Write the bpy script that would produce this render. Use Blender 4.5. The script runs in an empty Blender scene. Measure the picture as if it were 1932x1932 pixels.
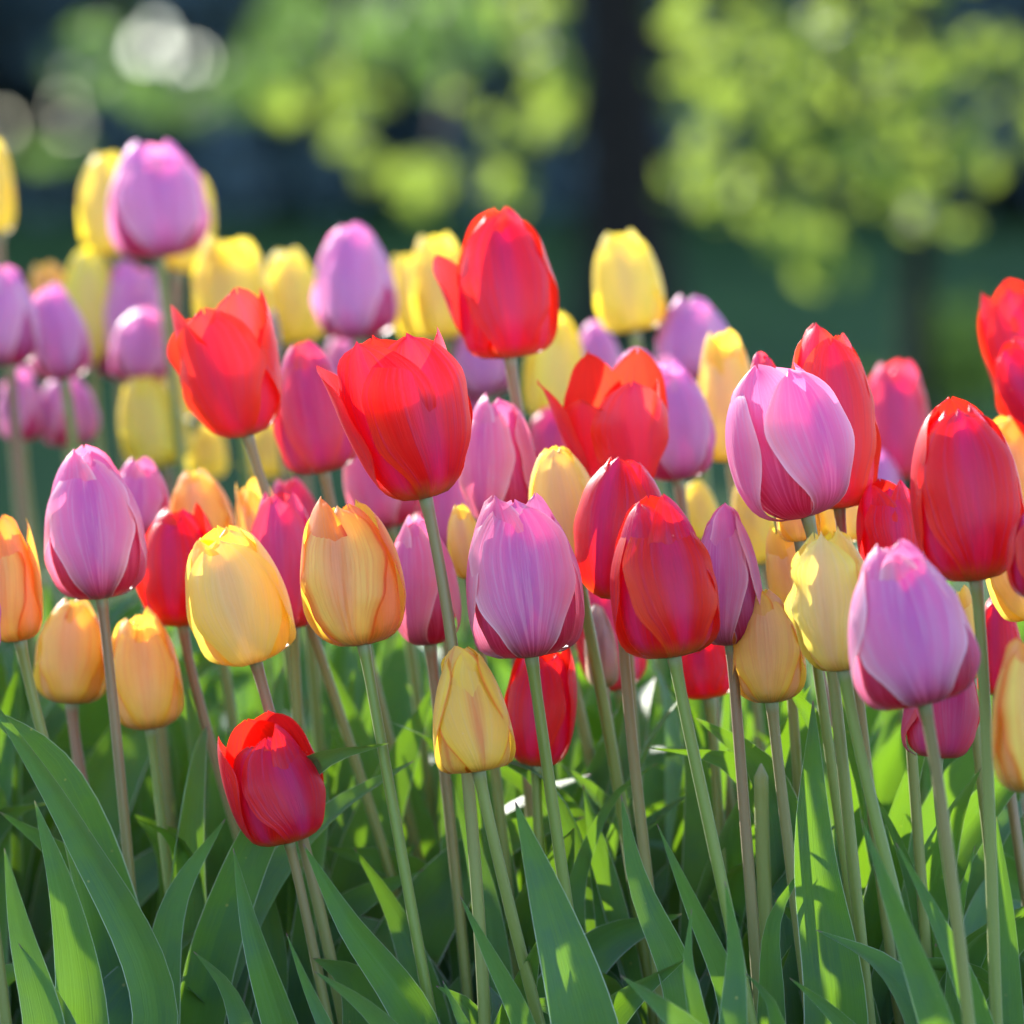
import bpy, math, random
import numpy as np
from mathutils import Vector, Matrix

S = bpy.context.scene
C = S.collection
RAD = math.radians

# ------------------------------------------------------------------ camera
CAM_Z, PITCH, K = 0.505, 2.0, 8.057e-5          # K: tangent per pixel of a 1932 px wide picture
cam_d = bpy.data.cameras.new('camera')
cam = bpy.data.objects.new('camera', cam_d)
C.objects.link(cam)
cam.location = (0, 0, CAM_Z)
cam.rotation_euler = (RAD(90 - PITCH), 0, 0)
cam_d.sensor_width = 36.0
cam_d.lens = 18.0 / (966 * K)
cam_d.clip_start, cam_d.clip_end = 0.05, 2000
cam_d.dof.use_dof = True
cam_d.dof.focus_distance = 2.985
cam_d.dof.aperture_fstop = cam_d.lens / 32.0
S.camera = cam

# ------------------------------------------------------------------ sky and sun
SUN_EL, SUN_AZ = 27.0, -27.0                     # azimuth measured from +Y, minus = to the left
w = bpy.data.worlds.new('World')
S.world = w
w.use_nodes = True
nt = w.node_tree
nt.nodes.clear()
sky = nt.nodes.new('ShaderNodeTexSky')
sky.sky_type = 'NISHITA'
sky.sun_disc = False
sky.sun_elevation = RAD(SUN_EL)
sky.sun_rotation = RAD(SUN_AZ)
sky.dust_density = .3
sky.ozone_density = 3.0
sky.air_density = .9
bg = nt.nodes.new('ShaderNodeBackground')
bg.inputs['Strength'].default_value = 0.15
wo = nt.nodes.new('ShaderNodeOutputWorld')
nt.links.new(sky.outputs[0], bg.inputs[0])
nt.links.new(bg.outputs[0], wo.inputs[0])
sd = bpy.data.lights.new('sun', 'SUN')
sd.energy, sd.angle, sd.color = 4.0, RAD(0.5), (1.0, 0.95, 0.86)
so = bpy.data.objects.new('sun', sd)
C.objects.link(so)
sdir = Vector((math.sin(RAD(SUN_AZ)) * math.cos(RAD(SUN_EL)), math.cos(RAD(SUN_AZ)) * math.cos(RAD(SUN_EL)), math.sin(RAD(SUN_EL))))
so.rotation_euler = sdir.to_track_quat('Z', 'Y').to_euler()
so.location = (-6, 8, 12)

S.view_settings.view_transform = 'Standard'
S.view_settings.look = 'None'
S.view_settings.gamma = 1.0
S.view_settings.exposure = 2.25
S.render.engine = 'CYCLES'
cy = S.cycles
cy.use_denoising = True
cy.max_bounces, cy.diffuse_bounces, cy.glossy_bounces, cy.transmission_bounces, cy.transparent_max_bounces = 8, 6, 3, 6, 4
cy.sample_clamp_indirect = 6.0
cy.caustics_reflective = cy.caustics_refractive = False

# ------------------------------------------------------------------ helpers
pr = RAD(PITCH)
CAM = Vector((0, 0, CAM_Z))
FWD = Vector((0, math.cos(pr), -math.sin(pr)))
UP = Vector((0, math.sin(pr), math.cos(pr)))
RIGHT = Vector((1, 0, 0))


def at(px, py, d):
    return CAM + FWD * d + RIGHT * ((px - 966) * K * d) + UP * ((966 - py) * K * d)


def ground_z(y):
    ys = [-60, 0, 2.15, 2.35, 4.55, 5.3, 12, 37, 60, 400]
    zs = [-.10, -.10, -.10, -.074, .177, .0, .0, 1.0, 1.1, 1.1]
    return float(np.interp(y, ys, zs))


def curve_of(xs, ys):
    xs, ys = np.array(xs, float), np.array(ys, float)
    m = np.gradient(ys, xs)

    def f(x):
        x = np.clip(x, xs[0], xs[-1])
        i = np.clip(np.searchsorted(xs, x) - 1, 0, len(xs) - 2)
        h = xs[i + 1] - xs[i]
        t = (x - xs[i]) / h
        return ((2*t**3 - 3*t**2 + 1) * ys[i] + (t**3 - 2*t**2 + t) * h * m[i] + (-2*t**3 + 3*t**2) * ys[i+1] + (t**3 - t**2) * h * m[i+1])
    return f


def grid_obj(name, P, uv, mat, parent, origin, closed=False):
    """P: rows x cols x 3 world points -> smooth grid mesh with UVs."""
    nv, nu = P.shape[:2]
    me = bpy.data.meshes.new(name)
    verts = (P - np.array(origin)).reshape(-1, 3)
    idx = np.arange(nv * nu).reshape(nv, nu)
    if closed:
        a = idx[:-1]; b = np.roll(idx, -1, 1)[:-1]; c = np.roll(idx, -1, 1)[1:]; d = idx[1:]
    else:
        a = idx[:-1, :-1]; b = idx[:-1, 1:]; c = idx[1:, 1:]; d = idx[1:, :-1]
    faces = np.stack([a, b, c, d], -1).reshape(-1, 4)
    me.from_pydata(verts.tolist(), [], faces.tolist())
    ul = me.uv_layers.new(name='UVMap')
    ul.data.foreach_set('uv', uv.reshape(-1, 2)[faces.reshape(-1)].astype(np.float32).reshape(-1))
    me.polygons.foreach_set('use_smooth', [True] * len(me.polygons))
    me.materials.append(mat)
    me.update()
    o = bpy.data.objects.new(name, me)
    C.objects.link(o)
    if parent:
        o.parent = parent
    else:
        o.location = origin
    return o


def thing(name, label, cat, loc, group=None):
    o = bpy.data.objects.new(name, None)
    C.objects.link(o)
    o.location = loc
    o.empty_display_size = 0.02
    o['label'], o['category'] = label, cat
    if group:
        o['group'] = group
    return o


# ------------------------------------------------------------------ materials
class NT:
    def __init__(self, name):
        self.m = bpy.data.materials.new(name)
        self.m.use_nodes = True
        self.t = self.m.node_tree
        self.t.nodes.clear()

    def n(self, kind, **kw):
        nd = self.t.nodes.new('ShaderNode' + kind)
        for k, v in kw.items():
            setattr(nd, k, v)
        return nd

    def l(self, a, b):
        self.t.links.new(a, b)

    def val(self, op, a, b=None, c=None, clamp=False):
        nd = self.n('Math', operation=op, use_clamp=clamp)
        for i, x in enumerate((a, b, c)):
            if x is None:
                continue
            if isinstance(x, (int, float)):
                nd.inputs[i].default_value = x
            else:
                self.l(x, nd.inputs[i])
        return nd.outputs[0]

    def mix(self, f, a, b):
        nd = self.n('Mix', data_type='RGBA')
        for s, x in ((nd.inputs[0], f), (nd.inputs[6], a), (nd.inputs[7], b)):
            if isinstance(x, (int, float)):
                s.default_value = x
            elif isinstance(x, tuple):
                s.default_value = (*x, 1)
            else:
                self.l(x, s)
        return nd.outputs[2]

    def step(self, x, lo, hi):
        nd = self.n('MapRange', interpolation_type='SMOOTHSTEP', clamp=True)
        self.l(x, nd.inputs[0])
        nd.inputs[1].default_value, nd.inputs[2].default_value = lo, hi
        return nd.outputs[0]

    def noise(self, vec, scale, detail=2, rough=.5):
        nd = self.n('TexNoise')
        self.l(vec, nd.inputs['Vector'])
        nd.inputs['Scale'].default_value = scale
        nd.inputs['Detail'].default_value = detail
        nd.inputs['Roughness'].default_value = rough
        return nd.outputs[0]


def petal_mat(name, mid, rib, edge, base, inside, in_base, trans, streak, streak_amt=.5, rim=None, tw=.5, sheen=.2, er=(.5, 1.02), base_h=(.03, .20), rib_w=.55):
    """mid/rib/edge/base: colours of the outer face from the midrib out and at the foot; inside: inner face; trans: light let through."""
    g = NT(name)
    uv = g.n('UVMap').outputs[0]
    sep = g.n('SeparateXYZ'); g.l(uv, sep.inputs[0])
    u, v = sep.outputs[0], sep.outputs[1]
    au = g.val('MULTIPLY', g.val('ABSOLUTE', g.val('SUBTRACT', u, .5)), 2.0)
    oi = g.n('ObjectInfo').outputs['Random']
    # lengthwise streaks that fan from the foot, different on every petal
    comb = g.n('CombineXYZ')
    g.l(g.val('MULTIPLY', u, 26.0), comb.inputs[0]); g.l(g.val('MULTIPLY', v, 1.6), comb.inputs[1]); g.l(g.val('MULTIPLY', oi, 50.0), comb.inputs[2])
    fine = g.noise(comb.outputs[0], 1.0, 4, .65)
    comb2 = g.n('CombineXYZ')
    g.l(g.val('MULTIPLY', u, 5.0), comb2.inputs[0]); g.l(g.val('MULTIPLY', v, 1.2), comb2.inputs[1]); g.l(g.val('MULTIPLY', oi, 90.0), comb2.inputs[2])
    broad = g.noise(comb2.outputs[0], 1.0, 2, .5)
    auw = g.val('ADD', au, g.val('MULTIPLY', g.val('SUBTRACT', fine, .5), .35))
    col = g.mix(g.step(auw, .0, rib_w), rib, mid)
    col = g.mix(g.step(auw, *er), col, edge)
    col = g.mix(g.val('MULTIPLY', g.step(fine, .46, .64), streak_amt), col, streak)
    col = g.mix(g.val('MULTIPLY', g.step(broad, .45, .75), .45), col, mid)
    vw = g.val('ADD', v, g.val('MULTIPLY', g.val('SUBTRACT', fine, .5), .10))
    col = g.mix(g.step(vw, base_h[0], base_h[1]), base, col)
    if rim:  # pale rims paint in backlit edge glow; red rims are petal colour
        col = g.mix(g.step(g.val('ADD', au, g.val('MULTIPLY', g.val('SUBTRACT', broad, .5), .12)), .90, .99), col, rim)
    # inner face
    ic = g.mix(g.val('MULTIPLY', g.step(fine, .5, .7), .35), inside, edge)
    ic = g.mix(g.step(vw, .02, .24), in_base, ic)
    geo = g.n('NewGeometry')
    col = g.mix(geo.outputs['Backfacing'], col, ic)
    tc = g.mix(g.step(vw, base_h[0], base_h[1] + .05), base, trans)
    tc = g.mix(g.val('MULTIPLY', g.step(fine, .42, .68), .55), tc, mid)
    comb3 = g.n('CombineXYZ')
    g.l(g.val('MULTIPLY', u, 75.0), comb3.inputs[0]); g.l(g.val('MULTIPLY', v, 2.2), comb3.inputs[1]); g.l(g.val('MULTIPLY', oi, 33.0), comb3.inputs[2])
    hair = g.noise(comb3.outputs[0], 1.0, 2, .6)
    pos = g.n('NewGeometry').outputs['Position']
    blot = g.noise(pos, 55, 3, .6)
    fleck = g.n('TexVoronoi'); g.l(pos, fleck.inputs['Vector']); fleck.inputs['Scale'].default_value = 95
    fk = g.val('MULTIPLY', g.val('SUBTRACT', 1.0, g.step(fleck.outputs['Distance'], .03, .07)), g.step(blot, .54, .60))
    vv = g.val('ADD', g.val('ADD', g.val('MULTIPLY', oi, .14), .73), g.val('ADD', g.val('MULTIPLY', hair, .26), g.val('MULTIPLY', blot, .16)))
    hsv = g.n('HueSaturation'); g.l(g.mix(g.val('MULTIPLY', fk, .5), col, (.85, .6, .5)), hsv.inputs['Color'])
    g.l(vv, hsv.inputs['Value'])
    g.l(g.val('ADD', g.val('MULTIPLY', oi, .016), .492), hsv.inputs['Hue'])
    bump = g.n('Bump'); bump.inputs['Strength'].default_value = .35; bump.inputs['Distance'].default_value = .0012
    g.l(fine, bump.inputs['Height'])
    p = g.n('BsdfPrincipled')
    g.l(hsv.outputs[0], p.inputs['Base Color'])
    p.inputs['Roughness'].default_value = .42
    p.inputs['Specular IOR Level'].default_value = .38
    p.inputs['Sheen Weight'].default_value = sheen
    p.inputs['Sheen Roughness'].default_value = .3
    g.l(bump.outputs[0], p.inputs['Normal'])
    t = g.n('BsdfTranslucent'); g.l(tc, t.inputs[0]); g.l(bump.outputs[0], t.inputs[1])
    mx = g.n('MixShader'); mx.inputs[0].default_value = tw
    g.l(p.outputs[0], mx.inputs[1]); g.l(t.outputs[0], mx.inputs[2])
    out = g.n('OutputMaterial'); g.l(mx.outputs[0], out.inputs[0])
    return g.m


PM = {
    'pink': petal_mat('pink_petal', (.72, .22, .47), (.55, .14, .46), (.90, .46, .50), (.20, .03, .06), (.62, .02, .06), (.10, .02, .03), (.98, .24, .38), (.84, .44, .62), .55, rim=(.95, .64, .70), base_h=(.0, .32), rib_w=.5),
    'lilac': petal_mat('lilac_pink_petal', (.68, .27, .51), (.57, .19, .48), (.84, .42, .50), (.24, .04, .12), (.68, .05, .14), (.10, .02, .04), (.86, .28, .54), (.74, .46, .76), .4, rim=(.9, .6, .75), base_h=(.0, .32)),
    'warm': petal_mat('warm_pink_petal', (.74, .20, .38), (.58, .12, .40), (.90, .42, .42), (.20, .04, .06), (.64, .025, .06), (.10, .02, .03), (.98, .20, .28), (.84, .42, .54), .55, rim=(.94, .58, .58), base_h=(.0, .30), rib_w=.5),
    'rose': petal_mat('rose_petal', (.62, .060, .16), (.48, .045, .24), (.78, .11, .11), (.30, .10, .06), (.68, .02, .03), (.14, .06, .02), (.95, .06, .07), (.74, .16, .30), .5, sheen=.1, base_h=(.0, .20)),
    'red': petal_mat('crimson_petal', (.58, .006, .022), (.47, .018, .14), (.78, .022, .006), (.36, .17, .02), (.66, .007, .005), (.36, .20, .02), (1.0, .022, .008), (.56, .04, .15), .5, sheen=.05, base_h=(.02, .20), rib_w=.42),  # magenta midrib: the petal's own stripe plus sky reflection put into the colour
    'scarlet': petal_mat('scarlet_petal', (.64, .014, .022), (.54, .018, .10), (.82, .050, .008), (.34, .20, .08), (.74, .016, .006), (.30, .18, .04), (1.0, .030, .010), (.52, .036, .14), .5, sheen=.05, base_h=(.0, .16), rib_w=.42),
    'coral': petal_mat('coral_red_petal', (.68, .032, .034), (.54, .024, .10), (.80, .070, .014), (.34, .22, .12), (.78, .032, .010), (.34, .2, .06), (1.0, .055, .018), (.66, .07, .13), .5, sheen=.05, base_h=(.0, .15)),
    'yellow': petal_mat('pale_yellow_petal', (.86, .66, .17), (.74, .50, .24), (.92, .70, .10), (.42, .32, .05), (.88, .55, .02), (.34, .20, .01), (1.0, .84, .12), (.90, .72, .34), .5, base_h=(.0, .15)),
    'golden': petal_mat('golden_petal', (.86, .54, .09), (.70, .22, .07), (.90, .58, .03), (.34, .26, .03), (.88, .42, .01), (.34, .12, .01), (1.0, .70, .05), (.88, .62, .20), .35, rim=(.78, .11, .02), base_h=(.0, .17), rib_w=.24),
    'lemon': petal_mat('lemon_petal', (.82, .68, .12), (.72, .56, .17), (.86, .70, .05), (.34, .30, .05), (.86, .60, .02), (.40, .26, .01), (1.0, .84, .05), (.80, .68, .28), .35, base_h=(.0, .13)),
    'apricot': petal_mat('apricot_petal', (.94, .62, .15), (.90, .54, .24), (.94, .62, .05), (.26, .22, .03), (.88, .36, .01), (.28, .12, .01), (1.0, .70, .06), (.88, .34, .10), .5, er=(.5, 1.0), rim=(.84, .16, .02), base_h=(.02, .20)),
    'flame': petal_mat('flamed_petal', (.92, .68, .14), (.80, .40, .18), (.80, .11, .014), (.25, .22, .03), (.86, .20, .01), (.26, .20, .02), (1.0, .76, .06), (.82, .26, .05), .6, er=(.55, .98), rim=(.76, .04, .01), base_h=(.02, .18)),
    'bud': petal_mat('greenish_bud_petal', (.46, .36, .32), (.28, .16, .15), (.52, .42, .34), (.16, .22, .08), (.5, .2, .1), (.2, .2, .06), (.7, .45, .30), (.50, .40, .40), .4, base_h=(.0, .35), rib_w=.3),
}


def _mx(a, b, k):
    return tuple(x * (1 - k) + y * k for x, y in zip(a, b))


PM['pink_in'] = petal_mat('pink_inner_petal', (.74, .18, .38), (.58, .13, .40), (.88, .40, .46), (.40, .012, .05), (.66, .08, .16), (.10, .02, .03), (.95, .20, .34), (.82, .38, .60), .45, rim=(.94, .6, .66), base_h=(.04, .72))
PM['warm_in'] = PM['pink_in']
PM['lilac_in'] = petal_mat('lilac_inner_petal', (.66, .24, .54), (.56, .18, .52), (.82, .38, .54), (.38, .015, .08), (.70, .10, .24), (.10, .02, .04), (.88, .24, .46), (.74, .42, .68), .4, base_h=(.04, .65))
PM['yellow_in'] = petal_mat('yellow_inner_petal', (.86, .54, .07), (.82, .50, .14), (.88, .60, .06), (.34, .26, .02), (.88, .52, .02), (.34, .20, .01), (1.0, .74, .04), (.86, .60, .20), .3, base_h=(.0, .14))
PM['flame_in'] = petal_mat('flamed_inner_petal', (.86, .30, .05), (.82, .36, .14), (.86, .20, .03), (.26, .22, .02), (.88, .26, .02), (.26, .20, .02), (1.0, .42, .02), (.84, .42, .14), .4, rim=(.76, .06, .02), base_h=(.02, .22))


def stem_mat(name='green_tulip_stem', b0=.30, b1=.95):
    g = NT(name)
    uv = g.n('UVMap').outputs[0]
    sep = g.n('SeparateXYZ'); g.l(uv, sep.inputs[0])
    v = sep.outputs[1]
    oi = g.n('ObjectInfo').outputs['Random']
    geo = g.n('NewGeometry')
    no = g.noise(geo.outputs['Position'], 45, 3, .6)
    green = g.mix(oi, (.15, .20, .025), (.20, .22, .045))
    brown = g.mix(oi, (.19, .14, .040), (.23, .12, .060))
    k = g.val('MULTIPLY', g.step(g.val('ADD', v, g.val('MULTIPLY', no, .25)), .42, 1.0), g.step(oi, b0, b1))
    col = g.mix(k, green, brown)
    col = g.mix(g.step(v, .965, 1.0), col, (.22, .25, .13))
    fine = g.noise(geo.outputs['Position'], 1500, 1)
    bump = g.n('Bump'); bump.inputs['Strength'].default_value = .25; bump.inputs['Distance'].default_value = .0005
    g.l(fine, bump.inputs['Height'])
    p = g.n('BsdfPrincipled')
    g.l(col, p.inputs['Base Color'])
    p.inputs['Roughness'].default_value = .45
    p.inputs['Specular IOR Level'].default_value = .5
    p.inputs['Sheen Weight'].default_value = .12
    p.inputs['Sheen Roughness'].default_value = .35
    p.inputs['Subsurface Weight'].default_value = .0
    g.l(bump.outputs[0], p.inputs['Normal'])
    out = g.n('OutputMaterial'); g.l(p.outputs[0], out.inputs[0])
    return g.m


def leaf_mat():
    g = NT('tulip_leaf')
    uv = g.n('UVMap').outputs[0]
    sep = g.n('SeparateXYZ'); g.l(uv, sep.inputs[0])
    u, v = sep.outputs[0], sep.outputs[1]
    au = g.val('MULTIPLY', g.val('ABSOLUTE', g.val('SUBTRACT', u, .5)), 2.0)
    oi = g.n('ObjectInfo').outputs['Random']
    geo = g.n('NewGeometry')
    comb = g.n('CombineXYZ')
    g.l(g.val('MULTIPLY', u, 34.0), comb.inputs[0]); g.l(g.val('MULTIPLY', v, 1.2), comb.inputs[1]); g.l(g.val('MULTIPLY', oi, 70.0), comb.inputs[2])
    vein = g.noise(comb.outputs[0], 1.0, 3, .6)
    patch = g.noise(geo.outputs['Position'], 28, 3, .6)
    col = g.mix(oi, (.070, .168, .014), (.076, .166, .032))
    col = g.mix(g.step(patch, .35, .7), col, (.046, .112, .052))
    col = g.mix(g.val('MULTIPLY', g.step(vein, .45, .65), .6), col, (.088, .175, .034))
    spot = g.n('TexVoronoi'); g.l(geo.outputs['Position'], spot.inputs['Vector']); spot.inputs['Scale'].default_value = 110
    col = g.mix(g.val('MULTIPLY', g.val('SUBTRACT', 1.0, g.step(spot.outputs['Distance'], .05, .11)), g.step(patch, .52, .62)), col, (.30, .26, .08))
    col = g.mix(g.step(au, .955, .995), col, (.46, .46, .36))
    col = g.mix(g.step(v, .985, .999), col, (.22, .05, .12))
    tc = g.mix(g.val('MULTIPLY', vein, .6), (.27, .50, .012), (.15, .36, .016))
    bump = g.n('Bump'); bump.inputs['Strength'].default_value = .5; bump.inputs['Distance'].default_value = .001
    g.l(vein, bump.inputs['Height'])
    p = g.n('BsdfPrincipled')
    g.l(col, p.inputs['Base Color'])
    p.inputs['Roughness'].default_value = .55
    p.inputs['Specular IOR Level'].default_value = .26
    p.inputs['Sheen Weight'].default_value = .12
    g.l(bump.outputs[0], p.inputs['Normal'])
    t = g.n('BsdfTranslucent'); g.l(tc, t.inputs[0]); g.l(bump.outputs[0], t.inputs[1])
    mx = g.n('MixShader'); mx.inputs[0].default_value = .215
    g.l(p.outputs[0], mx.inputs[1]); g.l(t.outputs[0], mx.inputs[2])
    out = g.n('OutputMaterial'); g.l(mx.outputs[0], out.inputs[0])
    return g.m


def plain_mat(name, c1, c2, scale, rough=.8, trans=None, tw=.4, c3=None, bump_d=0.0, spec=.3):
    g = NT(name)
    geo = g.n('NewGeometry')
    no = g.noise(geo.outputs['Position'], scale, 4, .6)
    col = g.mix(g.step(no, .35, .68), c1, c2)
    if c3:
        n2 = g.noise(geo.outputs['Position'], scale * .13, 3, .6)
        col = g.mix(g.step(n2, .45, .65), col, c3)
    p = g.n('BsdfPrincipled')
    g.l(col, p.inputs['Base Color'])
    p.inputs['Roughness'].default_value = rough
    p.inputs['Specular IOR Level'].default_value = spec
    if bump_d:
        b = g.n('Bump'); b.inputs['Distance'].default_value = bump_d; g.l(no, b.inputs['Height']); g.l(b.outputs[0], p.inputs['Normal'])
    out = g.n('OutputMaterial')
    if trans:
        t = g.n('BsdfTranslucent'); t.inputs[0].default_value = (*trans, 1)
        mx = g.n('MixShader'); mx.inputs[0].default_value = tw
        g.l(p.outputs[0], mx.inputs[1]); g.l(t.outputs[0], mx.inputs[2]); g.l(mx.outputs[0], out.inputs[0])
    else:
        g.l(p.outputs[0], out.inputs[0])
    return g.m


M_STEM, M_LEAF = stem_mat(), leaf_mat()
M_STEM_GREEN = stem_mat('cut_green_stem', 2.0, 3.0)
M_STEM_BROWN = stem_mat('brown_tulip_stem', -1.0, -.5)
M_SOIL = plain_mat('bed_soil', (.035, .024, .016), (.075, .052, .034), 60, .95, bump_d=.01)
M_LAWN = plain_mat('lawn_grass', (.030, .060, .014), (.050, .092, .024), 14, 1.0, c3=(.026, .05, .016), bump_d=.02, spec=.05)
M_BARK = plain_mat('tree_bark', (.009, .007, .006), (.024, .019, .015), 18, .95, bump_d=.02, spec=.1)
M_SPRING = plain_mat('spring_foliage', (.085, .13, .02), (.115, .17, .03), 3, .6, trans=(.215, .285, .035), tw=.6)
M_MIDLEAF = plain_mat('mid_green_foliage', (.05, .095, .025), (.075, .125, .03), 3, .6, trans=(.12, .21, .04), tw=.5)
M_EVER = plain_mat('evergreen_foliage', (.050, .076, .084), (.072, .104, .112), 1.5, .42, trans=(.03, .06, .05), tw=.15)

# ------------------------------------------------------------------ ground
def terrain():
    xs = np.unique(np.concatenate([np.linspace(-400, -12, 14), np.linspace(-12, 12, 49), np.linspace(12, 400, 14)]))
    ys = np.unique(np.concatenate([np.linspace(-60, 0, 8), np.linspace(0, 6, 61), np.linspace(6, 40, 69), np.linspace(40, 400, 20)]))
    X, Y = np.meshgrid(xs, ys)
    Z = np.vectorize(ground_z)(Y)
    rng = np.random.default_rng(3)
    Z = Z + np.where(Y > 5.5, .03 * np.sin(X * 1.7 + Y * .6) + .02 * np.sin(X * .6 - Y * 1.3), 0)
    # the bed is a mound about four metres wide
    k = np.clip((np.abs(X) - 2.0) / .5, 0, 1)
    flat = np.where((Y > 2.15) & (Y < 5.3), np.interp(Y, [2.15, 5.3], [-.10, 0.0]), Z)
    Z = Z * (1 - k) + flat * k
    uv = np.stack([X, Y], -1)
    o = grid_obj('lawn', np.stack([X, Y, Z], -1), uv, M_LAWN, None, (0, 0, 0))
    o['kind'] = 'structure'
    xs = np.linspace(-1.95, 1.95, 90); ys = np.linspace(2.2, 4.75, 70)
    X, Y = np.meshgrid(xs, ys)
    Z = np.vectorize(ground_z)(Y) + .004 + .006 * rng.random(X.shape)
    o = grid_obj('flower_bed_soil', np.stack([X, Y, Z], -1), np.stack([X, Y], -1), M_SOIL, None, (0, 0, 0))
    o['kind'] = 'structure'


terrain()

# ------------------------------------------------------------------ tulips
f_closed = curve_of([0, .05, .13, .28, .42, .56, .70, .82, .92, 1], [.10, .46, .77, .98, 1.0, .945, .815, .64, .42, .17])
f_open = curve_of([0, .05, .13, .28, .45, .6, .75, .88, 1], [.10, .34, .58, .82, .97, 1.06, 1.12, 1.17, 1.22])
f_z = curve_of([0, .05, .13, .28, .42, .56, .70, .82, .92, 1], [0, .012, .065, .225, .39, .555, .715, .84, .935, 1.0])
f_out = curve_of([0, .08, .22, .40, .56, .70, .82, .91, .97, 1], [.15, .27, .52, .86, 1.0, .94, .72, .46, .22, .04])
f_leaf = curve_of([0, .12, .3, .5, .7, .85, .95, 1], [.42, .62, .90, 1.0, .80, .48, .18, .015])


def petal(parent, origin, base, M3, R, H, phi, o, ln, wd, tilt, inner, rg, mat, wave, sh=1.0, nu=15, nv=24):
    vs = np.linspace(0, 1, nv) ** .92
    us = np.linspace(-1, 1, nu)
    V, U = np.meshgrid(vs, us, indexing='ij')
    rr = (f_closed(V ** sh) * (1 - o) + f_open(V) * o) * R * (.88 if inner else 1.0)
    zz = f_z(V) * H * ln
    hw = f_out(V) * R * 1.02 * wd * (1.0 if not inner else 1.04)
    rc = np.maximum(rr, .55 * R) * (1.0 + .15 * max(o, 0))
    th = U * hw / rc
    rad = rr - rc * (1 - np.cos(th))
    tan = rc * np.sin(th)
    tw = rg.uniform(-.05, .05)
    rad = rad + R * tw * U * np.sin(np.pi * V)
    rad = rad + R * rg.uniform(.0, .07) * U**2 * V * (1 - V**4)
    rad = rad - R * .035 * np.exp(-(U / .13)**2) * np.sin(np.pi * np.clip(V * 1.02, 0, 1))
    ph1, ph2, fr = rg.uniform(0, 6.3), rg.uniform(0, 6.3), rg.uniform(1.5, 3.0)
    A = np.abs(U)**2.5 * np.sin(np.pi * np.clip(V, 0, 1))**.5
    wv = np.sin(fr * 6.283 * V + np.where(U > 0, ph1, ph2))
    if o < .45:                              # shut flowers: outer edges lift out, inner ones tuck in
        wv = (wv - .9) * .8 if inner else (wv + .9) * .8
    rad = rad + R * wave * A * wv
    tan = tan + R * wave * .5 * np.sign(U) * A * np.sin((fr + 1.3) * 6.283 * V + np.where(U > 0, ph2, ph1))
    zz = zz + R * wave * .8 * V**6 * np.sin(U * 4 + ph1)
    if tilt:
        c, s = math.cos(tilt), math.sin(tilt)
        rad, zz = rad * c + zz * s, zz * c - rad * s * .35
    sp, cp = math.sin(phi), math.cos(phi)
    L = np.stack([rad * sp + tan * cp, -rad * cp + tan * sp, zz], -1)
    P = L @ np.array(M3).T + np.array(base)
    uv = np.stack([(U + 1) / 2, V], -1)
    return grid_obj('petal', P, uv, mat, parent, origin)


def tube(name, pts, radii, mat, parent, origin, sides=10):
    pts = np.array(pts)
    n = len(pts)
    T = np.gradient(pts, axis=0)
    T /= np.linalg.norm(T, axis=1)[:, None]
    A = np.cross(T, np.array([0, 1.0, .01]))
    A /= np.linalg.norm(A, axis=1)[:, None]
    B = np.cross(A, T)
    ang = np.linspace(0, 2 * math.pi, sides, endpoint=False)
    P = pts[:, None, :] + np.array(radii)[:, None, None] * (np.cos(ang)[None, :, None] * A[:, None, :] - np.sin(ang)[None, :, None] * B[:, None, :])
    uv = np.stack(np.meshgrid(np.linspace(0, 1, n), np.linspace(0, 1, sides), indexing='ij')[::-1], -1)
    return grid_obj(name, P, uv, mat, parent, origin, closed=True)


def bez(p0, p1, p2, p3, n):
    t = np.linspace(0, 1, n)[:, None]
    p0, p1, p2, p3 = map(np.array, (p0, p1, p2, p3))
    return (1-t)**3*p0 + 3*(1-t)**2*t*p1 + 3*(1-t)*t**2*p2 + t**3*p3


def leaf(parent, origin, pts, width, roll, twist, fold, rg, wavy=.05):
    """A strap leaf along the curve through pts (root first)."""
    pts = np.array([list(p) for p in pts])
    seg = np.concatenate([[0], np.cumsum(np.linalg.norm(np.diff(pts, axis=0), axis=1))])
    seg /= seg[-1]
    nv, nu = 26, 9
    t = np.linspace(0, 1, nv)
    sp = np.stack([curve_of(seg, pts[:, i])(t) for i in range(3)], -1)
    T = np.gradient(sp, axis=0)
    T /= np.linalg.norm(T, axis=1)[:, None]
    S0 = np.array([1.0, 0, 0]) - T * T[:, :1]
    S0 /= np.linalg.norm(S0, axis=1)[:, None]
    N0 = np.cross(S0, T)
    a = roll + twist * t
    Sv = S0 * np.cos(a)[:, None] + N0 * np.sin(a)[:, None]
    Nv = np.cross(Sv, T)
    us = np.linspace(-1, 1, nu)
    hw = f_leaf(t) * width / 2
    ph = rg.uniform(0, 6.3, 2)
    fr = rg.uniform(1.2, 2.4)
    P = np.zeros((nv, nu, 3))
    for j, u in enumerate(us):
        bend = fold * (abs(u) ** 1.4) * hw * (1.15 - .7 * t)
        wv = wavy * width * abs(u) ** 2 * np.sin(6.283 * fr * t + (ph[0] if u > 0 else ph[1])) * np.sin(np.pi * t)
        P[:, j] = sp + Sv * (u * hw * (1 - .16 * fold * abs(u)))[:, None] + Nv * (bend + wv)[:, None]
    uv = np.stack(np.meshgrid(np.linspace(0, 1, nu), t), -1)
    return grid_obj('leaf', P, uv, M_LEAF, parent, origin)


PLANTS = []          # (root object, ground point, depth)


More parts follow.
